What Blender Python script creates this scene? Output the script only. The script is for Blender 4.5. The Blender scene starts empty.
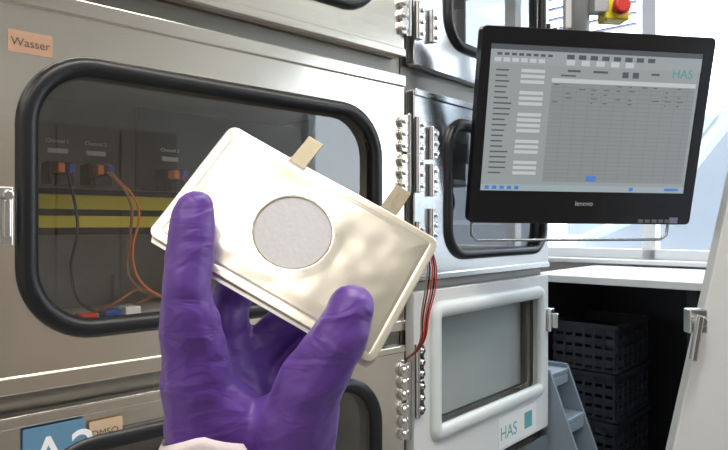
import bpy, bmesh, math, random
from mathutils import Vector, Matrix, noise
random.seed(4)
D=bpy.data; SC=bpy.context.scene

# ------------------------------------------------------------ materials
def newmat(name):
    m=D.materials.new(name); m.use_nodes=True
    nt=m.node_tree; b=nt.nodes.get('Principled BSDF')
    return m,nt,b
def mat(name,col,rough=0.5,metal=0.0,bump=0.0,bscale=60,var=0.0,stretch=None,emis=0.0,spec=None,coat=0.0):
    m,nt,b=newmat(name)
    b.inputs['Base Color'].default_value=(*col,1)
    b.inputs['Roughness'].default_value=rough
    b.inputs['Metallic'].default_value=metal
    if coat: b.inputs['Coat Weight'].default_value=coat
    if spec is not None: b.inputs['Specular IOR Level'].default_value=spec
    if emis:
        b.inputs['Emission Color'].default_value=(*col,1); b.inputs['Emission Strength'].default_value=emis
    if bump or var:
        tc=nt.nodes.new('ShaderNodeTexCoord'); mp=nt.nodes.new('ShaderNodeMapping')
        nz=nt.nodes.new('ShaderNodeTexNoise'); nz.inputs['Scale'].default_value=bscale; nz.inputs['Detail'].default_value=4
        if stretch: mp.inputs['Scale'].default_value=stretch
        nt.links.new(tc.outputs['Object'],mp.inputs['Vector']); nt.links.new(mp.outputs['Vector'],nz.inputs['Vector'])
        if bump:
            bp=nt.nodes.new('ShaderNodeBump'); bp.inputs['Strength'].default_value=bump; bp.inputs['Distance'].default_value=0.002
            nt.links.new(nz.outputs['Fac'],bp.inputs['Height']); nt.links.new(bp.outputs['Normal'],b.inputs['Normal'])
        if var:
            r=nt.nodes.new('ShaderNodeValToRGB')
            r.color_ramp.elements[0].position=.3; r.color_ramp.elements[1].position=.7
            r.color_ramp.elements[0].color=(*[c*(1-var) for c in col],1)
            r.color_ramp.elements[1].color=(*[min(1,c*(1+var)) for c in col],1)
            nt.links.new(nz.outputs['Fac'],r.inputs['Fac']); nt.links.new(r.outputs['Color'],b.inputs['Base Color'])
    return m
def steelmat(name,col,rough):
    # brushed sheet: slow sheet waviness + fine horizontal grain
    m,nt,b=newmat(name)
    b.inputs['Base Color'].default_value=(*col,1); b.inputs['Metallic'].default_value=1; b.inputs['Roughness'].default_value=rough
    tc=nt.nodes.new('ShaderNodeTexCoord')
    n1=nt.nodes.new('ShaderNodeTexNoise'); n1.inputs['Scale'].default_value=5; n1.inputs['Detail'].default_value=1.5
    mp=nt.nodes.new('ShaderNodeMapping'); mp.inputs['Scale'].default_value=(2,2,260)
    n2=nt.nodes.new('ShaderNodeTexNoise'); n2.inputs['Scale'].default_value=3; n2.inputs['Detail'].default_value=3
    nt.links.new(tc.outputs['Object'],n1.inputs['Vector']); nt.links.new(tc.outputs['Object'],mp.inputs['Vector']); nt.links.new(mp.outputs['Vector'],n2.inputs['Vector'])
    b1=nt.nodes.new('ShaderNodeBump'); b1.inputs['Strength'].default_value=.5; b1.inputs['Distance'].default_value=.004
    b2=nt.nodes.new('ShaderNodeBump'); b2.inputs['Strength'].default_value=.06; b2.inputs['Distance'].default_value=.0006
    nt.links.new(n1.outputs['Fac'],b1.inputs['Height']); nt.links.new(n2.outputs['Fac'],b2.inputs['Height'])
    nt.links.new(b1.outputs['Normal'],b2.inputs['Normal']); nt.links.new(b2.outputs['Normal'],b.inputs['Normal'])
    mr=nt.nodes.new('ShaderNodeMapRange'); mr.inputs['To Min'].default_value=rough*.75; mr.inputs['To Max'].default_value=rough*1.35
    nt.links.new(n2.outputs['Fac'],mr.inputs['Value']); nt.links.new(mr.outputs['Result'],b.inputs['Roughness'])
    return m
def glassmat(name,tint,refl=0.1):
    m=D.materials.new(name); m.use_nodes=True; nt=m.node_tree; nt.nodes.clear()
    o=nt.nodes.new('ShaderNodeOutputMaterial'); t=nt.nodes.new('ShaderNodeBsdfTransparent'); g=nt.nodes.new('ShaderNodeBsdfGlossy')
    g.inputs['Roughness'].default_value=.02; t.inputs['Color'].default_value=(*tint,1)
    mx=nt.nodes.new('ShaderNodeMixShader'); mx.inputs[0].default_value=refl
    nt.links.new(t.outputs[0],mx.inputs[1]); nt.links.new(g.outputs[0],mx.inputs[2]); nt.links.new(mx.outputs[0],o.inputs[0])
    return m
STEEL=steelmat('brushed_steel_warm',(.81,.77,.70),.18)  # left cabinet: warm indoor light put into the steel colour
STEEL2=steelmat('brushed_steel_cool',(.71,.73,.75),.18)  # same steel, cooler light on the right cabinet put into the colour
STEELD=mat('frame_steel_dark',(.24,.23,.21),.4,1.0)
CHROME=mat('polished_steel',(.72,.72,.71),.22,1.0)
RUB=mat('black_rubber',(.008,.009,.012),.36,0,bump=.1,bscale=200)
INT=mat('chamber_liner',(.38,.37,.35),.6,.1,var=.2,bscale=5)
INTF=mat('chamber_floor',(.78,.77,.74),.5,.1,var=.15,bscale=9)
WHITE=mat('white_enamel',(.68,.70,.71),.35)
WGASK=mat('white_silicone',(.66,.71,.71),.3)
BLACKP=mat('black_plastic',(.008,.008,.010),.28)
BLACKM=mat('black_matte',(.018,.019,.022),.6)
GREYP=mat('grey_plastic',(.40,.42,.45),.45)
YEL=mat('yellow_rail',(.80,.66,.05),.45)
RED=mat('red_plastic',(.60,.03,.02),.4)
ORA=mat('orange_plastic',(.75,.2,.04),.4)
BLU=mat('blue_plastic',(.03,.09,.4),.4)
BROWN=mat('brown_cable',(.30,.13,.06),.5)
LBLW=mat('label_kraft',(.48,.29,.19),.6)
LBLB=mat('label_blue',(.12,.26,.40),.5)
LBLO=mat('label_cream',(.58,.43,.30),.6)
LBLWH=mat('label_white',(.78,.80,.80),.5)
INK=mat('ink_dark',(.12,.08,.06),.6)
INKW=mat('ink_white',(.9,.92,.95),.6)
INKT=mat('ink_teal',(.12,.36,.40),.6)
GL1=glassmat('chamber_glass',(.78,.78,.76),.12)
GL2=glassmat('chamber_glass_cool',(.72,.77,.80),.28)
GL3=glassmat('chamber_glass_clear',(.90,.93,.93),.12)
GLW=glassmat('window_glass',(.95,.97,.98),.04)
WALL=mat('wall_paint',(.76,.74,.70),.8,bump=.1,bscale=150)
FLOOR=mat('floor_vinyl',(.30,.31,.32),.45,var=.08,bscale=8)
CEIL=mat('ceiling_tile',(.72,.70,.65),.9)
WFR=mat('window_frame_white',(.74,.76,.78),.4)
STEP=mat('step_blue_grey',(.24,.30,.36),.45,.2)
ASPH=mat('asphalt',(.40,.40,.41),.9,var=.1,bscale=3)
CUPREFL=mat('cupboard_brown',(.40,.34,.29),.5,var=.12,bscale=4)  # brownish tone of the added cupboards mirrored in the steel

# ------------------------------------------------------------ helpers
def link(o): SC.collection.objects.link(o); return o
def root(name,loc=(0,0,0),rz=0.0,mtx=None):
    e=D.objects.new(name,None); e.empty_display_size=.05; link(e)
    if mtx is not None: e.matrix_world=mtx
    else: e.location=loc; e.rotation_euler=(0,0,rz)
    return e
def obj(name,bm,m,par=None,smooth=False,bevel=0,seg=2):
    me=D.meshes.new(name); bmesh.ops.recalc_face_normals(bm,faces=bm.faces); bm.to_mesh(me); bm.free()
    for mm in (m if isinstance(m,(list,tuple)) else [m]): me.materials.append(mm)
    o=D.objects.new(name,me); link(o)
    if par: o.parent=par
    if smooth:
        for p in me.polygons: p.use_smooth=True
    if bevel:
        b=o.modifiers.new('bev','BEVEL'); b.width=bevel; b.segments=seg; b.limit_method='ANGLE'; b.angle_limit=.6
    return o
def addbox(bm,x0,x1,y0,y1,z0,z1,M=None):
    v=[Vector((x,y,z)) for x in (x0,x1) for y in (y0,y1) for z in (z0,z1)]
    if M: v=[M@a for a in v]
    v=[bm.verts.new(a) for a in v]
    for f in ((0,1,3,2),(4,6,7,5),(0,4,5,1),(2,3,7,6),(0,2,6,4),(1,5,7,3)): bm.faces.new([v[i] for i in f])
def box(name,x0,x1,y0,y1,z0,z1,m,par=None,bevel=0,M=None):
    bm=bmesh.new(); addbox(bm,x0,x1,y0,y1,z0,z1,M); return obj(name,bm,m,par,bevel=bevel)
def addcyl(bm,p0,p1,r0,r1=None,n=20):
    r1=r0 if r1 is None else r1
    p0=Vector(p0);p1=Vector(p1);d=(p1-p0)
    q=d.to_track_quat('Z','Y').to_matrix().to_4x4()
    bmesh.ops.create_cone(bm,cap_ends=True,segments=n,radius1=r0,radius2=r1,depth=d.length,matrix=Matrix.Translation((p0+p1)/2)@q)
def cyl(name,p0,p1,r0,m,par=None,r1=None,n=24,bevel=0):
    bm=bmesh.new(); addcyl(bm,p0,p1,r0,r1,n); o=obj(name,bm,m,par,bevel=bevel)
    for p in o.data.polygons: p.use_smooth=len(p.vertices)==4
    return o
def rr(x0,x1,z0,z1,r,n=9):
    pts=[]
    for cx,cz,a0 in ((x1-r,z1-r,0),(x0+r,z1-r,90),(x0+r,z0+r,180),(x1-r,z0+r,270)):
        for i in range(n):
            a=math.radians(a0+90*i/(n-1)); pts.append((cx+r*math.cos(a),cz+r*math.sin(a)))
    return pts
def loops(bm,L,closed=True):
    V=[[bm.verts.new(p) for p in l] for l in L]; k=len(L)
    for a in range(k if closed else k-1):
        A=V[a];B=V[(a+1)%k]; n=len(A)
        for i in range(n): bm.faces.new((A[i],A[(i+1)%n],B[(i+1)%n],B[i]))
    return V
def ringplate(name,outer,inner,y0,y1,m,par,bevel=0):
    bm=bmesh.new()
    loops(bm,[[(x,y0,z) for x,z in outer],[(x,y0,z) for x,z in inner],[(x,y1,z) for x,z in inner],[(x,y1,z) for x,z in outer]])
    return obj(name,bm,m,par,bevel=bevel)
def gasket(name,x0,x1,z0,z1,r,w,h,y,m,par):
    bm=bmesh.new(); L=[]
    for k in range(10):
        a=2*math.pi*k/10; e=w/2-w/2*math.cos(a)
        L.append([(x,y-h*math.sin(a),z) for x,z in rr(x0+e,x1-e,z0+e,z1-e,max(r-e,.003),12)])
    loops(bm,L); return obj(name,bm,m,par,smooth=True)
def panel(name,pts,y,m,par,y1=None):
    bm=bmesh.new(); 
    if y1 is None: bm.faces.new([bm.verts.new((x,y,z)) for x,z in pts])
    else:
        V=loops(bm,[[(x,y,z) for x,z in pts],[(x,y1,z) for x,z in pts]],closed=False); bm.faces.new(V[0]); bm.faces.new(V[1])
    return obj(name,bm,m,par)
def tube(name,pts,r,m,par=None,bez=True):
    c=D.curves.new(name,'CURVE'); c.dimensions='3D'; c.bevel_depth=r; c.bevel_resolution=3; c.use_fill_caps=True
    if bez:
        s=c.splines.new('BEZIER'); s.bezier_points.add(len(pts)-1)
        for b,p in zip(s.bezier_points,pts): b.co=p; b.handle_left_type=b.handle_right_type='AUTO'
    else:
        s=c.splines.new('POLY'); s.points.add(len(pts)-1)
        for b,p in zip(s.points,pts): b.co=(*p,1)
    c.materials.append(m); o=D.objects.new(name,c); link(o)
    if par: o.parent=par
    return o
def text(name,s,loc,size,m,par,M=None,align='LEFT'):
    c=D.curves.new(name,'FONT'); c.body=s; c.size=size; c.extrude=.0001; c.align_x=align; c.materials.append(m)
    o=D.objects.new(name,c); link(o); o.parent=par
    if M is None: M=Matrix.Rotation(math.pi/2,4,'X')
    o.matrix_local=Matrix.Translation(loc)@M
    return o

# ------------------------------------------------------------ racks
O=(.08,1.25,0); TL=math.atan2(.684,.729); TR=math.atan2(.755,.656)
def compartment(R,tag,s0,s1,z0,z1,win,steel,glass,gm=RUB,r=.095,gw=.026,depth=.34,cell=None):
    """door with framed window in front of an open chamber"""
    wx0,wx1,wz0,wz1=win
    outer=rr(s0,s1,z0,z1,.006); e=gw*.55
    ringplate('door_'+tag,outer,rr(wx0+e,wx1-e,wz0+e,wz1-e,r-e),-.012,.010,steel,R,bevel=.002)
    gasket('gasket_'+tag,wx0,wx1,wz0,wz1,r,gw,.011,-.013,gm,R)
    panel('glass_'+tag,rr(wx0+e,wx1-e,wz0+e,wz1-e,r-e),.0,glass,R)
    c0,c1,d0,d1=cell
    ringplate('frame_'+tag,rr(c0,c1,d0,d1,.002),rr(wx0-.004,wx1+.004,wz0-.004,wz1+.004,r),.014,.030,STEELD,R)
    # liner
    bm=bmesh.new(); x0,x1,a,b=wx0-.004,wx1+.004,wz0-.002,wz1+.004
    v=[bm.verts.new(p) for p in ((x0,.03,a),(x1,.03,a),(x1,.03,b),(x0,.03,b),(x0,depth,a),(x1,depth,a),(x1,depth,b),(x0,depth,b))]
    for f in ((4,5,6,7),(3,2,6,7),(0,3,7,4),(1,5,6,2),(0,4,5,1)): bm.faces.new([v[i] for i in f])
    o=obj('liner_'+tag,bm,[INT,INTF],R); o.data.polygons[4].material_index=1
def hinge(R,tag,s,z,h=.075,flip=1,steel=CHROME):
    # scalloped leaf with bolts and a barrel
    bm=bmesh.new(); n=40; pts=[]
    for i in range(n+1):
        t=i/n; w=.017+.005*abs(math.sin(t*math.pi*3)); pts.append((s-flip*w,z-h/2+h*t))
    pts+=[(s,z+h/2),(s,z-h/2)]
    V=loops(bm,[[(x,-.0125,zz) for x,zz in pts],[(x,-.020,zz) for x,zz in pts]],closed=False); bm.faces.new(V[0]); bm.faces.new(V[1])
    for k in range(3):
        zz=z-h/2+h*(k+.5)/3
        addcyl(bm,(s-flip*.012,-.018,zz),(s-flip*.012,-.025,zz),.0058,.0045,14)
    addcyl(bm,(s+flip*.001,-.018,z-h/2-.003),(s+flip*.001,-.018,z+h/2+.003),.0055,n=14)
    obj('hinge_'+tag,bm,steel,R,bevel=.0006)
# --- left cabinet
RL=root('steel_test_cabinet',O,TL)
rows=[('upper',1.822,2.312,(-.694,-.079,1.879,2.242)),('middle',1.297,1.787,(-.694,-.079,1.354,1.717)),
      ('lower',.786,1.270,(-.694,-.079,.868,1.231)),('bottom',.26,.752,(-.694,-.079,.33,.69))]
cells=[(1.8045,2.35),(1.2835,1.8045),(.769,1.2835),(.22,.769)]
for (t,z0,z1,w),(a,b) in zip(rows,cells):
    compartment(RL,t,-.745,-.014,z0,z1,w,STEEL,GL1,cell=(-.77,-.002,a,b))
bm=bmesh.new()
addbox(bm,-.785,-.77,.012,.55,.0,2.40); addbox(bm,-.012,-.002,.03,.55,.0,2.40); addbox(bm,-.77,-.012,.53,.55,.0,2.40)
addbox(bm,-.77,-.002,.012,.55,2.35,2.40); addbox(bm,-.77,-.002,.03,.55,.0,.22)
obj('carcass',bm,STEEL,RL)
for i,z in enumerate((2.2,1.90,1.675,1.60,1.42,1.20,1.125,.85,.64,.4)):
    hinge(RL,'l%d'%i,-.010,z,h=.070)
# long door-edge profiles
for k,(a,b) in enumerate(((1.765,1.787),(1.297,1.318),(1.256,1.270),(1.822,1.838))):
    box('door_edge_strip_%d'%k,-.745,-.014,-.0165,-.012,a,b,STEEL,RL,bevel=.002)
# latch at left
bm=bmesh.new(); addbox(bm,-.716,-.700,-.030,-.012,1.475,1.545); addbox(bm,-.712,-.704,-.038,-.030,1.485,1.53)
addcyl(bm,(-.708,-.028,1.535),(-.708,-.042,1.535),.006)
obj('latch',bm,CHROME,RL,bevel=.002)
# labels
panel('label_kraft',rr(-.702,-.652,1.707,1.734,.002,3),-.0128,LBLW,RL,y1=-.0122)
text('label_kraft_text','Wasser',(-.699,-.0131,1.7155),.0142,INK,RL)
panel('label_blue',rr(-.687,-.614,1.150,1.254,.002,3),-.0180,LBLB,RL,y1=-.0170)
text('label_blue_text','A2',(-.682,-.0183,1.191),.072,INKW,RL)
panel('label_cream',rr(-.609,-.566,1.215,1.247,.002,3),-.0180,LBLO,RL,y1=-.0170)
text('label_cream_text','DMSO',(-.6065,-.0183,1.2265),.0125,INK,RL)
# chamber contents (middle row)
for k,(a,b) in enumerate(((1.524,1.546),(1.496,1.514))):
    box('rail_%d'%k,-.69,-.22,.15,.165,a,b,YEL,RL,bevel=.001)
box('rail_back',-.69,-.22,.160,.17,1.485,1.555,BLACKM,RL)
box('terminal_strip',-.45,-.10,.2,.21,1.56,1.70,mat('panel_dark',(.05,.05,.055),.5),RL)
for k,s in enumerate((-.60,-.545,-.425,-.33)):
    bm=bmesh.new(); addbox(bm,s-.018,s+.018,.115,.15,1.56,1.592); addbox(bm,s-.013,s+.013,.10,.118,1.556,1.572); obj('connector_%d'%k,bm,BLACKM,RL,bevel=.002)
    box('plug_red_%d'%k,s-.012,s-.002,.092,.115,1.574,1.588,ORA,RL,bevel=.002)
    box('plug_blue_%d'%k,s+.003,s+.012,.092,.115,1.574,1.588,BLU,RL,bevel=.002)
    box('tag_%d'%k,s-.014,s+.014,.13,.135,1.605,1.612,LBLWH,RL)
    text('tag_text_%d'%k,'Channel %d'%(k+1),(s-.018,.128,1.62),.008,INKW,RL)
tube('cable_brown_a',[(-.545,.09,1.578),(-.52,.07,1.54),(-.515,.08,1.47),(-.51,.09,1.42),(-.45,.10,1.385),(-.35,.1,1.372)],.0022,BROWN,RL)
tube('cable_brown_b',[(-.54,.09,1.578),(-.505,.075,1.53),(-.508,.085,1.45),(-.49,.09,1.41),(-.42,.10,1.378),(-.3,.1,1.37)],.0018,ORA,RL)
tube('cable_red',[(-.425,.09,1.578),(-.41,.07,1.53),(-.42,.08,1.47),(-.40,.09,1.40),(-.37,.10,1.37)],.0018,RED,RL)
tube('cable_black',[(-.60,.09,1.575),(-.59,.08,1.50),(-.595,.09,1.43),(-.56,.12,1.375),(-.50,.12,1.366)],.002,BLACKP,RL)
tube('cable_loop',[(-.56,.12,1.366),(-.53,.09,1.385),(-.49,.11,1.40),(-.45,.14,1.385),(-.47,.17,1.368)],.0022,BROWN,RL)
for k,(s,m_) in enumerate(((-.60,LBLWH),(-.565,RED),(-.53,BLU),(-.50,LBLWH))):
    box('clip_%d'%k,s-.012,s+.012,.10,.13,1.354,1.366+.003*k,m_,RL,bevel=.002)
# --- right cabinet
RR_=root('steel_test_cabinet',O,TR)
compartment(RR_,'upper',.014,.612,1.815,2.31,(.121,.585,1.872,2.2),STEEL2,GL2,cell=(.003,.62,1.79,2.35),r=.07,gw=.022)
compartment(RR_,'middle',.014,.612,1.388,1.768,(.121,.590,1.425,1.730),STEEL2,GL2,cell=(.003,.62,1.378,1.79),r=.07,gw=.022)
compartment(RR_,'lower',.014,.612,.965,1.368,(.068,.585,1.056,1.343),WHITE,GL3,gm=WGASK,cell=(.003,.62,.955,1.378),r=.035,gw=.034)
compartment(RR_,'bottom',.014,.612,.26,.945,(.085,.585,.40,.80),STEEL2,GL2,cell=(.003,.62,.22,.955),r=.07,gw=.022)
bm=bmesh.new()
addbox(bm,.612,.62,.03,.55,.0,2.40); addbox(bm,.07,.62,.53,.55,.0,2.40); addbox(bm,.07,.62,.03,.53,2.35,2.40); addbox(bm,.07,.62,.03,.53,.0,.22)
obj('carcass',bm,STEEL2,RR_)
box('edge_strip_a',.014,.612,-.0165,-.012,1.388,1.402,STEEL2,RR_,bevel=.002)
box('edge_strip_b',.014,.612,-.0165,-.012,1.754,1.768,STEEL2,RR_,bevel=.002)
for i,z in enumerate((2.2,1.90,1.675,1.60,1.47,1.23,1.16,.85,.4)):
    hinge(RR_,'r%d'%i,.018,z,h=.068,flip=-1)
for i,z in enumerate((1.665,1.59,1.50,1.90)):
    hinge(RR_,'rr%d'%i,.066,z,h=.060,flip=-1)
for i,z in enumerate((1.25,1.58,2.0)):
    bm=bmesh.new(); addbox(bm,.590,.612,-.03,-.012,z-.03,z+.03); addbox(bm,.596,.606,-.045,-.03,z-.02,z+.018); obj('latch_%d'%i,bm,CHROME,RR_,bevel=.002)
panel('label_white',rr(.345,.54,.972,1.045,.002,3),-.0128,LBLWH,RR_,y1=-.0122)
text('label_white_text','HAS',(.352,-.0131,.990),.045,INKT,RR_)
panel('label_mark',rr(.475,.515,.99,1.03,.002,3),-.0134,INKT,RR_,y1=-.0129)
for k,z in enumerate((1.50,1.60)):
    box('tray_%d'%k,.15,.57,.10,.28,z,z+.012,GREYP,RR_,bevel=.002)
box('inner_panel',.10,.55,.035,.045,1.08,1.32,mat('inner_grey',(.50,.52,.52),.4),RR_,bevel=.004)
# hanging leads between cabinets
WB=root('wire_bundle',O,TR)
for k,(m_,dx) in enumerate(((RED,.0),(BLACKP,.006),(RED,.012),(BLACKP,-.008),(BROWN,-.014))):
    tube('lead_%d'%k,[(.0+dx*.3,.0,1.50),(.01+dx*.5,-.035,1.47),(.026+dx,-.045,1.43),(.024+dx*1.3,-.045,1.38),(.014+dx,-.04,1.33),(.004+dx*.5,-.035,1.27),(.0+dx*.2,.0,1.235)],.0016,m_,WB)

# ------------------------------------------------------------ monitor
def frame_from(c,X,Y):
    X=Vector(X).normalized(); Y=Vector(Y); Y=(Y-X*Y.dot(X)).normalized(); Z=X.cross(Y)
    M=Matrix((X,Y,Z)).transposed().to_4x4(); M.translation=Vector(c); return M
MM=frame_from((.4812,1.35,1.6990),(.5037,.075,-.0041),(.01,-.0836,.3868))
MO=root('computer_monitor',mtx=MM)
W,H=.511,.402
def rrp(x0,x1,y0,y1,r,n=6): return rr(x0,x1,y0,y1,r,n)
sx0,sx1,sy0,sy1=-W/2+.021,W/2-.024,-H/2+.070,H/2-.034
bm=bmesh.new()
out=rrp(-W/2,W/2,-H/2,H/2,.010); inn=rrp(sx0,sx1,sy0,sy1,.001)
bk=rrp(-W/2+.03,W/2-.03,-H/2+.03,H/2-.03,.02)
V=loops(bm,[[(x,y,-.003) for x,y in inn],[(x,y,0) for x,y in inn],[(x,y,0) for x,y in out],[(x,y,-.028) for x,y in out],[(x,y,-.05) for x,y in bk]],closed=False)
bm.faces.new(V[0]); bm.faces.new(V[-1])
obj('case',bm,BLACKP,MO,bevel=.0015)
def emat(name,c,s=1.0):
    m,nt,b=newmat(name); b.inputs['Base Color'].default_value=(.02,.02,.02,1); b.inputs['Roughness'].default_value=.22
    b.inputs['Emission Color'].default_value=(*c,1); b.inputs['Emission Strength'].default_value=s*.84; return m
SCR=emat('screen_backlight',(.39,.43,.43),.85); UIW=emat('ui_white',(.68,.73,.74),.85); UIG=emat('ui_grey',(.30,.33,.33),.9)
UID=emat('ui_dark',(.10,.115,.13),.9); UIL=emat('ui_line',(.215,.245,.25),.9); UIB=emat('ui_blue',(.08,.25,.7),.9); UIT=emat('ui_teal',(.10,.42,.46),.8)
def qs(name,lst,z,m):
    bm=bmesh.new()
    for u0,u1,v0,v1 in lst:
        x0=sx0+(sx1-sx0)*u0;x1=sx0+(sx1-sx0)*u1;y1=sy1-(sy1-sy0)*v0;y0=sy1-(sy1-sy0)*v1
        bm.faces.new([bm.verts.new(p) for p in ((x0,y0,z),(x1,y0,z),(x1,y1,z),(x0,y1,z))])
    return obj(name,bm,m,MO)
def q(name,u0,u1,v0,v1,z,m): return qs(name,[(u0,u1,v0,v1)],z,m)
q('screen',0,1,0,1,-.0025,SCR)
q('title_bar',0,1,0,.035,-.0022,UID)
q('menu_bar',0,1,.035,.13,-.0022,emat('ui_menu',(.42,.46,.48),.85))
qs('menu_items',[(.03+.033*i,.052+.033*i,.055,.072) for i in range(8)]+[(.35+.055*i,.385+.055*i,.05,.08) for i in range(8)],-.002,UID)
qs('toolbar',[(.02+.04*i,.05+.04*i,.088,.115) for i in range(6)]+[(.35+.07*i,.39+.07*i,.085,.12) for i in range(5)],-.002,UIW)
qs('side_labels',[(.03,.03+random.uniform(.05,.085),.165+.037*i,.175+.037*i) for i in range(20)],-.002,UID)
qs('side_fields',[(.145,.255,.158+.037*i,.180+.037*i) for i in range(20) if i not in (3,7,12,16)],-.002,UIW)
q('table',.29,.985,.24,.93,-.0022,UIG)
qs('table_head',[(.29,.985,.21,.24)],-.0021,UIW)
qs('table_lines',[(.29+.06*i,.2915+.06*i,.24,.93) for i in range(1,12)]+[(.29,.985,.24+.03*i,.2425+.03*i) for i in range(1,23)],-.0020,UIL)
qs('table_text',[(.30+.06*c,.30+.06*c+random.uniform(.01,.035),.248+.03*r,.254+.03*r) for c in range(11) for r in range(5) if random.random()<.5],-.0019,UID)
qs('table_title',[(.36,.42,.15,.165),(.62,.65,.15,.19),(.67,.70,.15,.19),(.33,.40,.185,.195),(.48,.55,.15,.165),(.76,.80,.15,.165)],-.002,UID)
q('highlight',.50,.55,.885,.925,-.0019,UIB)
q('task_bar',0,1,.955,1,-.0021,emat('ui_task',(.42,.52,.56),.85))
qs('task_items',[(.02+.035*i,.04+.035*i,.965,.99) for i in range(5)]+[(.72,.74,.965,.99),(.9,.97,.965,.985)],-.0019,UIB)
I4=Matrix.Identity(4)
text('screen_logo','HAS',(sx0+(sx1-sx0)*.86,sy1-.052,-.0019),.026,UIT,MO,M=I4)
text('badge','lenovo',(.0,-H/2+.040,.0003),.015,mat('badge_grey',(.6,.6,.6),.4),MO,M=I4,align='CENTER')
bm=bmesh.new()
for i in range(5): addbox(bm,.13+.016*i,.142+.016*i,-H/2+.004,-H/2+.011,0,.003)
obj('buttons',bm,mat('button_grey',(.16,.16,.17),.4),MO,bevel=.0008)
bm=bmesh.new(); addbox(bm,.205,.225,-H/2+.003,-H/2+.016,0,.0015); obj('power_label',bm,mat('sticker_purple',(.25,.22,.35),.4),MO)
tube('handle_bar',[(-W/2+.012,-H/2+.005,-.015),(-W/2+.012,-H/2-.028,-.010),(-W/2+.024,-H/2-.040,-.008),(W/2-.06,-H/2-.036,-.008),(W/2-.045,-H/2-.026,-.010),(W/2-.042,-H/2+.005,-.015)],.0032,mat('bar_steel',(.45,.46,.47),.25,1.0),MO,bez=False)
bm=bmesh.new(); addbox(bm,-.06,.06,-.06,.06,-.062,-.045); addbox(bm,-.025,.035,-.03,.03,-.11,-.06); obj('vesa_mount',bm,GREYP,MO,bevel=.003)
# support pole & e-stop
MP=root('monitor_support_pole',(.495,1.475,0))
cyl('pole',(0,0,1.60),(0,0,2.98),.024,mat('pole_grey',(.50,.53,.55),.35,.5),MP)
cyl('collar',(0,0,1.66),(0,0,1.74),.032,GREYP,MP,bevel=.003); cyl('ceiling_flange',(0,0,2.96),(0,0,2.985),.07,GREYP,MP,bevel=.003)
box('cable_clip',-.034,-.018,-.012,.012,1.95,2.06,WHITE,MP,bevel=.003)
ES=root('emergency_stop_button',(.572,1.44,1.985))
box('arm',-.055,-.02,.0,.03,-.006,.03,GREYP,ES,bevel=.002)
box('housing',-.028,.028,.0,.045,-.022,.05,YEL,ES,bevel=.004)
cyl('stem',(0,.0,.004),(0,-.012,.004),.014,BLACKP,ES)
cyl('mushroom',(0,-.010,.004),(0,-.026,.004),.021,RED,ES,bevel=.004,r1=.018)
ES.rotation_euler=(0,0,.1)

# ------------------------------------------------------------ room shell (aligned with right cabinet)
def shell(name,x0,x1,y0,y1,z0,z1,m,bevel=0):
    o=box(name,x0,x1,y0,y1,z0,z1,m,bevel=bevel); o.location=O; o.rotation_euler=(0,0,TR); return o
shell('floor',-3.2,2.1,-3.6,.87,-.1,0,FLOOR)
shell('ceiling',-3.2,2.1,-3.6,.87,3.0,3.1,CEIL)
shell('wall_left',-3.2,2.1,.75,.87,0,3.0,WALL)
shell('wall_front',-3.3,-3.2,-3.7,.87,0,3.0,WALL)
shell('wall_right',-3.2,2.1,-3.7,-3.6,0,3.0,WALL)
shell('wall_back',2.0,2.1,-3.6,.75,0,1.325,WALL)
shell('trim_1',1.90,2.12,-3.6,.75,1.325,1.345,WFR,bevel=.004)
shell('wall_back_lintel',2.0,2.1,-3.6,.75,2.8,3.0,WALL)
WN=root('window_1',O,TR)
bm=bmesh.new()
for y in (.70,.16,-.85,-1.75,-2.65,-3.55):
    addbox(bm,2.01,2.08,y-.03,y+.03,1.345,2.8)
addbox(bm,2.01,2.08,-3.6,.75,1.345,1.39); addbox(bm,2.01,2.08,-3.6,.75,2.75,2.8); 
obj('frame',bm,WFR,WN,bevel=.003)
box('pane',2.04,2.046,-3.6,.75,1.39,2.75,GLW,WN)
BL=root('window_blind',O,TR)
bm=bmesh.new()
for i in range(12): addbox(bm,1.955,1.985,.20,.70,2.15+.05*i,2.156+.05*i)
addbox(bm,1.95,1.99,.20,.70,2.745,2.79)
obj('slats',bm,mat('blind_lilac',(.42,.45,.66),.5),BL)
# cupboards and a door added on the unseen opposite wall for contrast in reflections
for k,(a,b,m_) in enumerate(((-2.6,-1.7,CUPREFL),(-.35,.75,CUPREFL))):
    cb=root('tall_cupboard',O,TR)
    bm=bmesh.new(); addbox(bm,a,b,-3.58,-3.15,.06,2.1); obj('body',bm,m_,cb,bevel=.004)
    bm=bmesh.new(); n_=3
    for i in range(n_):
        w_=(b-a)/n_; addbox(bm,a+w_*i+.006,a+w_*(i+1)-.006,-3.15,-3.13,.08,2.08); 
    obj('doors',bm,m_,cb,bevel=.003)
    bm=bmesh.new()
    for i in range(n_): addbox(bm,a+w_*(i+1)-.06,a+w_*(i+1)-.045,-3.13,-3.10,1.0,1.2)
    obj('handles',bm,CHROME,cb)
d1=root('door_1',O,TR)
box('leaf',-1.4,-.55,-3.598,-3.56,0,2.05,mat('door_dark',(.10,.105,.12),.5),d1,bevel=.003); box('handle',-.66,-.62,-3.56,-3.50,1.0,1.03,CHROME,d1)
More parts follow.
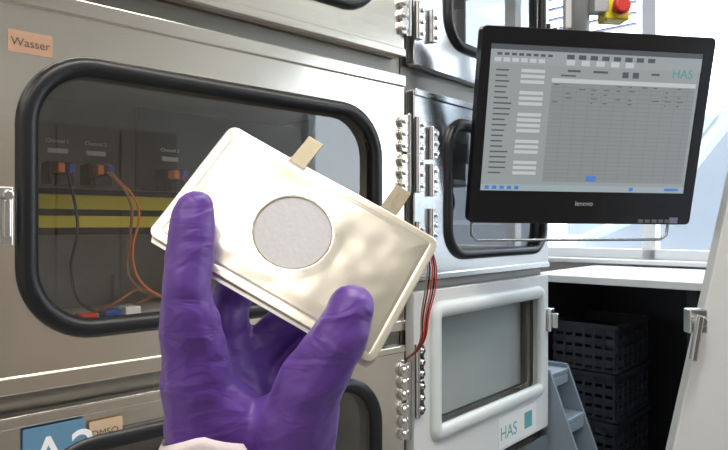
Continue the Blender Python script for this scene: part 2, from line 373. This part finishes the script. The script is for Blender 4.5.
# storage bench with crates
SB=root('storage_cabinet',O,TR)
DK=mat('cabinet_black',(.012,.014,.018),.4)
box('worktop',1.215,1.89,-1.2,.35,1.292,1.318,WHITE,SB,bevel=.003)
bm=bmesh.new(); addbox(bm,1.85,1.88,-1.18,.33,0,1.29); addbox(bm,1.25,1.85,.31,.33,0,1.29); addbox(bm,1.25,1.85,-1.18,-1.16,0,1.29)
addbox(bm,1.26,1.85,-1.16,.31,.60,.62); addbox(bm,1.25,1.85,-1.16,.31,.0,.08); addbox(bm,1.25,1.28,-.22,-.19,.08,1.29)
obj('carcass',bm,DK,SB,bevel=.002)
CM=mat('crate_black',(.024,.028,.038),.35)
def crate(x,y,z,w=.34,d=.24,h=.17):
    r=root('storage_crate',O,TR)
    bm=bmesh.new()
    addbox(bm,x,x+w,y,y+d,z,z+.01)
    for i in range(4):
        a=z+.01+i*(h-.02)/4
        for b in ((x,x+.008,y,y+d),(x+w-.008,x+w,y,y+d),(x,x+w,y,y+.008),(x,x+w,y+d-.008,y+d)):
            addbox(bm,*b,a+.008,a+(h-.02)/4-.004)
    for i in range(7):
        yy=y+.005+(d-.02)*i/6
        addbox(bm,x-.002,x+.004,yy,yy+.01,z,z+h)
        xx=x+.005+(w-.02)*i/6
        addbox(bm,xx,xx+.01,y-.002,y+.004,z,z+h); 
    for b in ((x-.008,x+.008,y-.008,y+d+.008),(x+w-.008,x+w+.008,y-.008,y+d+.008),(x-.008,x+w+.008,y-.008,y+.008),(x-.008,x+w+.008,y+d-.008,y+d+.008)):
        addbox(bm,*b,z+h-.015,z+h)
    obj('body',bm,CM,r)
for z in (.622,.797,.972): crate(1.30,.05,z)
HR_=root('coiled_hose',O,TR)
tube('coil',[(1.232+.003*(i%2),-.205+.026*math.sin(i*.9),.93-.0035*i) for i in range(60)],.0035,mat('hose_grey',(.12,.125,.14),.4),HR_)
cyl('fitting',(1.235,-.205,.93),(1.235,-.205,.965),.012,WHITE,HR_)
# ------------------------------------------------------------ step stool
SS=root('step_stool',O,TR)
bm=bmesh.new()
for i in range(9):
    z=1.10-.115*i; yf=.045-.045*i
    addbox(bm,.632,.735,yf-.06,yf+.08,z-.014,z); addbox(bm,.632,.735,yf-.06,yf-.052,z-.04,z-.014)
obj('treads',bm,STEP,SS,bevel=.003)
bm=bmesh.new()
for x in (.624,.735):
    A=[(-.01,1.11),(.13,1.11),(-.18,0.0),(-.43,0.0)]
    v0=[bm.verts.new((x,a,b)) for a,b in A]; v1=[bm.verts.new((x+.008,a,b)) for a,b in A]
    bm.faces.new(v0); bm.faces.new(v1)
    for i in range(4): bm.faces.new((v0[i],v0[(i+1)%4],v1[(i+1)%4],v1[i]))
obj('stringers',bm,STEP,SS)
# ------------------------------------------------------------ sloped white machine door at right
DR=root('machine_door')
bm=bmesh.new(); k=.223
A=[(.338,0),(.95,0),(1.35,2.1),(.338+k*2.1,2.1)]
v0=[bm.verts.new((a,1.20,b)) for a,b in A]; v1=[bm.verts.new((a+.01,1.245,b)) for a,b in A]
bm.faces.new(v0); bm.faces.new(v1)
for i in range(4): bm.faces.new((v0[i],v0[(i+1)%4],v1[(i+1)%4],v1[i]))
obj('leaf',bm,WHITE,DR,bevel=.004)
bm=bmesh.new()
addbox(bm,.598,.632,1.175,1.20,1.300,1.345); addcyl(bm,(.611,1.178,1.325),(.611,1.155,1.325),.011)
M2=Matrix.Translation((.606,1.158,1.325))@Matrix.Rotation(.16,4,'Y')
addbox(bm,-.006,.006,-.007,.005,-.072,.012,M2)
obj('lever_handle',bm,CHROME,DR,bevel=.003)

# ------------------------------------------------------------ outdoors
gr=box('ground_outside',1.5,40,-25,40,-.35,-.15,ASPH); 
gr.location=(2.2,2.6,0); gr.rotation_euler=(0,0,TR)
BD=root('office_building',(9,22,0),.3)
bm=bmesh.new(); addbox(bm,-22,16,0,8,-.2,6.5); obj('facade',bm,mat('facade_render',(.80,.79,.80),.8),BD)
bm=bmesh.new()
for i in range(14):
    for j in range(2): addbox(bm,-20.5+2.6*i,-18.9+2.6*i,-.06,.02,1.2+2.6*j,2.8+2.6*j)
obj('windows',bm,mat('facade_glass',(.22,.25,.30),.3),BD)
VN=root('parked_van',(3.45,5.7,-.15),-.45); VN.scale=(1.35,1.35,1.35)
prof=[(-1.0,.35),(-1.0,1.15),(-.55,1.35),(.1,2.25),(.5,2.45),(3.6,2.5),(3.7,.35)]
bm=bmesh.new(); v0=[bm.verts.new((a,-.9,b)) for a,b in prof]; v1=[bm.verts.new((a,.9,b)) for a,b in prof]
bm.faces.new(v0); bm.faces.new(v1); n=len(prof)
for i in range(n): bm.faces.new((v0[i],v0[(i+1)%n],v1[(i+1)%n],v1[i]))
obj('body',bm,mat('van_paint',(.20,.22,.25),.3,.2,coat=.5),VN,bevel=.06)
VG=mat('van_glass',(.03,.035,.05),.08)
bm=bmesh.new()
bm.faces.new([bm.verts.new(p) for p in ((-.56,-.78,1.40),(-.56,.78,1.40),(.03,.72,2.22),(.03,-.72,2.22))]); 
for s in (-1,1): bm.faces.new([bm.verts.new(p) for p in ((-.2,s*.92,1.45),(.9,s*.92,1.45),(.9,s*.92,2.15),(.3,s*.92,2.15))])
obj('glazing',bm,VG,VN)
bm=bmesh.new()
for x in (-.35,2.9):
    for s in (-1,1): addcyl(bm,(x,s*.72,.34),(x,s*.93,.34),.34,n=28)
obj('wheels',bm,BLACKP,VN)

# ------------------------------------------------------------ pouch cell
MPc=frame_from((-.0342,.3300,1.4935),(.1115,-.0112,-.0627),(.0375,.0302,.0567))
PC=root('pouch_cell',mtx=MPc)
PW,PH=.1300,.0760
def foil(name,col,rough,strength):
    m,nt,b=newmat(name)
    b.inputs['Base Color'].default_value=(*col,1); b.inputs['Metallic'].default_value=.86; b.inputs['Roughness'].default_value=rough
    tc=nt.nodes.new('ShaderNodeTexCoord')
    n1=nt.nodes.new('ShaderNodeTexNoise'); n1.inputs['Scale'].default_value=11; n1.inputs['Detail'].default_value=1.5; n1.inputs['Distortion'].default_value=.4
    n2=nt.nodes.new('ShaderNodeTexNoise'); n2.noise_type='RIDGED_MULTIFRACTAL'; n2.inputs['Scale'].default_value=20; n2.inputs['Detail'].default_value=2
    b1=nt.nodes.new('ShaderNodeBump'); b1.inputs['Strength'].default_value=strength; b1.inputs['Distance'].default_value=.007
    b2=nt.nodes.new('ShaderNodeBump'); b2.inputs['Strength'].default_value=strength*.5; b2.inputs['Distance'].default_value=.0012
    for n_ in (n1,n2): nt.links.new(tc.outputs['Object'],n_.inputs['Vector'])
    nt.links.new(n1.outputs['Fac'],b1.inputs['Height']); nt.links.new(n2.outputs['Fac'],b2.inputs['Height'])
    nt.links.new(b1.outputs['Normal'],b2.inputs['Normal']); nt.links.new(b2.outputs['Normal'],b.inputs['Normal'])
    return m
FOIL=foil('aluminium_laminate_foil',(.86,.815,.71),.26,.42)
SEAL=foil('seal_edge',(.86,.81,.70),.32,.3)
HC=(-.0035,.0012); HR=.0200
def hz(x,y):
    dx=PW/2-abs(x); dy=PH/2-abs(y); d=min(dx,dy)
    t=min(1,max(0,(d-.003)/.012)); t=t*t*(3-2*t)
    z=.0005+.0004*t
    z+=t*(.0007*noise.noise(Vector((x*24,y*38,1)))+.00016*noise.noise(Vector((x*90,y*120,7))))
    z-=.00025*math.exp(-((d-.0045)/.0005)**2)
    r=math.hypot(x-HC[0],y-HC[1])
    f=min(1,max(0,(r-HR)/.006)); z=z*f+.0009*(1-f)
    if r<HR: z-=.0006
    return z
bm=bmesh.new(); nx,ny=190,112; grid={}
def cornered(x,y,r=.005):
    ax,ay=PW/2-r,PH/2-r
    if abs(x)>ax and abs(y)>ay:
        vx,vy=abs(x)-ax,abs(y)-ay; m_=max(vx,vy); l=math.hypot(vx,vy)
        if l>0: vx,vy=vx*m_/l,vy*m_/l
        x=math.copysign(ax+vx,x); y=math.copysign(ay+vy,y)
    return x,y
def wav(x,y): return .0006*math.sin(x*55)*(abs(y)/(PH/2))**3+.0004*math.sin(y*80)*(abs(x)/(PW/2))**3
for side in (0,1):
    for i in range(nx+1):
        for j in range(ny+1):
            x0=-PW/2+PW*i/nx; y0=-PH/2+PH*j/ny; x,y=cornered(x0,y0)
            z=hz(x0,y0) if side==0 else -.0001-.8*(hz(x0,y0)-.0005)
            grid[side,i,j]=bm.verts.new((x,y,z+wav(x0,y0)))
    for i in range(nx):
        for j in range(ny): bm.faces.new([grid[side,a,c] for a,c in ((i,j),(i+1,j),(i+1,j+1),(i,j+1))])
per=[(i,0) for i in range(nx)]+[(nx,j) for j in range(ny)]+[(i,ny) for i in range(nx,0,-1)]+[(0,j) for j in range(ny,0,-1)]
for a,c in zip(per,per[1:]+per[:1]): bm.faces.new((grid[0,*a],grid[0,*c],grid[1,*c],grid[1,*a]))
po=obj('foil_pouch',bm,[FOIL,SEAL],PC,smooth=True)
for p in po.data.polygons:
    c=p.center
    if min(PW/2-abs(c.x),PH/2-abs(c.y))<.0042: p.material_index=1
# second laminate sheet behind (slightly offset, peeking out at the lower edge)
bm=bmesh.new(); g2={}
for i in range(61):
    for j in range(2):
        x=-PW/2+.002+(PW-.002)*i/60; y=(-PH/2-.0022) if j==0 else (PH/2-.003)
        if j==0 and (i==0 or i==60): y+=.004
        g2[i,j]=bm.verts.new((x,y,-.0014+.0006*math.sin(x*55)))
for i in range(60): bm.faces.new((g2[i,0],g2[i+1,0],g2[i+1,1],g2[i,1]))
o=obj('back_laminate',bm,mat('laminate_white',(.74,.72,.67),.35,.5),PC); so_=o.modifiers.new('s','SOLIDIFY'); so_.thickness=.0004
bm=bmesh.new(); ring=[]
for rad,z in ((HR-.0003,.0004),(HR-.0002,.0010),(HR+.0001,.0012),(HR+.0004,.0010),(HR+.0005,.0004)):
    ring.append([(HC[0]+rad*math.cos(2*math.pi*i/72),HC[1]+rad*math.sin(2*math.pi*i/72),z) for i in range(72)])
loops(bm,ring,closed=False); obj('window_rim',bm,mat('cut_edge_foil',(.42,.38,.32),.35,.8),PC,smooth=True)
bm=bmesh.new(); bmesh.ops.create_circle(bm,cap_ends=True,segments=72,radius=HR,matrix=Matrix.Translation((HC[0],HC[1],.0007)))
obj('separator_disc',bm,mat('separator_grey_white',(.64,.64,.67),.6,bump=.10,bscale=400,var=.03),PC)
TABM=mat('tab_nickel',(.38,.34,.25),.38,.85,bump=.1,bscale=300)
TSM=mat('tab_seal_white',(.66,.63,.56),.5)
for i,u in enumerate((-.0225,.0330)):
    M3=Matrix.Translation((u,PH/2-.002,0))@Matrix.Rotation(-.06,4,'Z')
    box('tab_%d'%i,-.0048,.0048,0,.0190,-.0004,.0004,TABM,PC,bevel=.0002,M=M3)
    box('tab_seal_%d'%i,-.0054,.0054,-.001,.0026,-.0003,.0003,TSM,PC,bevel=.0002,M=M3)

# ------------------------------------------------------------ gloved hand
GLOVE,nt,b=newmat('nitrile_glove_purple')
b.inputs['Base Color'].default_value=(.120,.045,.31,1); b.inputs['Roughness'].default_value=.42
b.inputs['Sheen Weight'].default_value=.08
tc=nt.nodes.new('ShaderNodeTexCoord'); nz=nt.nodes.new('ShaderNodeTexNoise'); nz.inputs['Scale'].default_value=38; nz.inputs['Detail'].default_value=2; nz.inputs['Distortion'].default_value=1.2
mp=nt.nodes.new('ShaderNodeMapping'); mp.inputs['Scale'].default_value=(1.0,1.0,2.0); mp.inputs['Rotation'].default_value=(0,.5,0)
n2=nt.nodes.new('ShaderNodeTexNoise'); n2.noise_type='RIDGED_MULTIFRACTAL'; n2.inputs['Scale'].default_value=38; n2.inputs['Detail'].default_value=1.5
n3=nt.nodes.new('ShaderNodeTexNoise'); n3.inputs['Scale'].default_value=1800
b1=nt.nodes.new('ShaderNodeBump'); b1.inputs['Strength'].default_value=.45; b1.inputs['Distance'].default_value=.004
b2=nt.nodes.new('ShaderNodeBump'); b2.inputs['Strength'].default_value=.6; b2.inputs['Distance'].default_value=.0012
b3=nt.nodes.new('ShaderNodeBump'); b3.inputs['Strength'].default_value=.15; b3.inputs['Distance'].default_value=.0002
nt.links.new(tc.outputs['Object'],mp.inputs['Vector'])
nt.links.new(mp.outputs['Vector'],nz.inputs['Vector']); nt.links.new(mp.outputs['Vector'],n2.inputs['Vector']); nt.links.new(tc.outputs['Object'],n3.inputs['Vector'])
nt.links.new(nz.outputs['Fac'],b1.inputs['Height']); nt.links.new(n2.outputs['Fac'],b2.inputs['Height']); nt.links.new(n3.outputs['Fac'],b3.inputs['Height'])
nt.links.new(b1.outputs['Normal'],b2.inputs['Normal']); nt.links.new(b2.outputs['Normal'],b3.inputs['Normal']); nt.links.new(b3.outputs['Normal'],b.inputs['Normal'])
HA=root('gloved_hand')
chains=[
 # index
 [(-.0822,.3105,1.5080,.0096),(-.0826,.3075,1.4900,.0114),(-.0838,.3045,1.4640,.0126),(-.0822,.3100,1.4360,.0165),(-.0785,.319,1.3975,.0200),(-.0720,.328,1.345,.022)],
 # middle
 [(-.0454,.3500,1.4920,.0090),(-.0616,.3470,1.4784,.0103),(-.0713,.3400,1.4578,.0115),(-.0735,.3350,1.4294,.0165),(-.0649,.3350,1.3876,.020),(-.062,.335,1.345,.022)],
 # ring
 [(-.0184,.3450,1.4650,.0088),(-.0319,.3460,1.4530,.0100),(-.0497,.3460,1.4406,.0112),(-.0616,.3440,1.4206,.0155),(-.0539,.3400,1.3840,.019),(-.056,.338,1.345,.022)],
 # little
 [(-.0049,.3420,1.4514,.0082),(-.0157,.3435,1.4406,.0090),(-.0319,.3450,1.4270,.0102),(-.0454,.3440,1.4080,.0145),(-.0420,.3380,1.3850,.018),(-.048,.336,1.345,.021)],
 # thumb
 [(-.0062,.2990,1.4610,.0112),(-.0125,.2965,1.4460,.0136),(-.0262,.3010,1.4230,.0160),(-.0335,.3110,1.3980,.021),(-.0390,.320,1.372,.023),(-.050,.330,1.345,.023)],
 # palm filling
 [(-.0330,.3110,1.4100,.0150),(-.0540,.3190,1.3960,.0180),(-.0740,.3160,1.4130,.0165)],
 [(-.0520,.3190,1.3850,.0200),(-.0600,.3240,1.3600,.022)],
]
bm=bmesh.new()
def sph(p,r): bmesh.ops.create_icosphere(bm,subdivisions=2,radius=r,matrix=Matrix.Translation(p))
for c in chains:
    pts=[Vector(p[:3]) for p in c]; rs=[p[3] for p in c]
    for i in range(len(c)-1):
        p0=pts[max(i-1,0)];p1=pts[i];p2=pts[i+1];p3=pts[min(i+2,len(c)-1)]
        n=max(4,int((p2-p1).length/(min(rs[i],rs[i+1])*.22)))
        for k in range(n+1):
            t=k/n
            p=.5*((2*p1)+(-p0+p2)*t+(2*p0-5*p1+4*p2-p3)*t*t+(-p0+3*p1-3*p2+p3)*t**3)
            r=rs[i]*(1-t)+rs[i+1]*t
            sph(p,r)
ho=obj('glove',bm,GLOVE,HA,smooth=True)
rm=ho.modifiers.new('remesh','REMESH'); rm.mode='VOXEL'; rm.voxel_size=.0012; rm.use_smooth_shade=True
sm=ho.modifiers.new('smooth','SMOOTH'); sm.factor=.6; sm.iterations=16
tx=D.textures.new('wrinkle','CLOUDS'); tx.noise_scale=.018; tx.noise_depth=1
dp=ho.modifiers.new('disp','DISPLACE'); dp.texture=tx; dp.strength=.0036; dp.mid_level=.40; dp.texture_coords='LOCAL'
s2=ho.modifiers.new('smooth2','SMOOTH'); s2.factor=.4; s2.iterations=3
# sleeve cuff
bm=bmesh.new(); L=[]; n=48
def ringpts(cx,cy,cz,rx,ry,slant):
    out=[]
    for i in range(n):
        a=2*math.pi*i/n; x=cx+rx*math.cos(a); y=cy+ry*math.sin(a)
        out.append((x,y,cz-slant*(.45*max(0,-.072-x)+.25*max(0,x+.072)+2.2*max(0,x+.053))+.0004*math.sin(5*a)))
    return out
L.append(ringpts(-.0665,.319,1.392,.0290,.0315,1.0))
L.append(ringpts(-.0665,.319,1.402,.0315,.0340,1.0))
L.append(ringpts(-.0665,.319,1.4065,.0328,.0353,1.0))
L.append(ringpts(-.0665,.319,1.403,.0345,.0370,1.0))
L.append(ringpts(-.0675,.319,1.36,.0360,.038,.3))
L.append(ringpts(-.073,.320,1.28,.040,.040,0))
L.append(ringpts(-.085,.300,1.20,.047,.045,0))
L.append(ringpts(-.10,.27,1.08,.053,.050,0))
V=loops(bm,L,closed=False); bm.faces.new(V[-1])
obj('lab_coat_sleeve',bm,mat('lab_coat_cotton',(.72,.64,.66),.9,bump=.3,bscale=300),HA,smooth=True)

# ------------------------------------------------------------ lights
def area(name,loc,rot,sx,sy,pw,col):
    l=D.lights.new(name,'AREA'); l.shape='RECTANGLE'; l.size=sx; l.size_y=sy; l.energy=pw; l.color=col
    o=D.objects.new(name,l); link(o); o.location=loc; o.rotation_euler=rot; return o
for i,(x,y,rz,pw) in enumerate(((.3,.3,TR,20),(1.6,.9,TR,20),(-.15,-1.12,TR-.2,8),(-1.3,-.9,TR,14))):  # third light added out of view for a bright streak in the pouch foil
    r=root('ceiling_light',(x,y,2.96),rz)
    box('housing',-.62,.62,-.15,.15,0,.04,WHITE,r,bevel=.004)
    box('diffuser',-.60,.60,-.13,.13,-.006,0,mat('diffuser_%d'%i,(1,.96,.90),.5,emis=2.2),r)
    area('ceiling_lamp_%d'%i,(x,y,2.945),(0,0,rz),1.2,.26,pw,(1,.94,.86))
sun=D.lights.new('sun','SUN'); sun.energy=5.0; sun.angle=.02; sun.color=(1,.96,.9)
so=D.objects.new('sun',sun); link(so); so.rotation_euler=(math.radians(38),math.radians(12),math.radians(-150))
w=D.worlds.new('World'); SC.world=w; w.use_nodes=True
bg=w.node_tree.nodes['Background']; bg.inputs['Color'].default_value=(.86,.93,1,1); bg.inputs['Strength'].default_value=5.4

cam=D.cameras.new('camera'); cam.sensor_width=36; cam.lens=36*640/728; cam.clip_start=.01
co=D.objects.new('camera',cam); link(co); co.location=(0,0,1.5); co.rotation_euler=(math.pi/2,0,0); SC.camera=co
cam.dof.use_dof=False
SC.view_settings.view_transform='Standard'
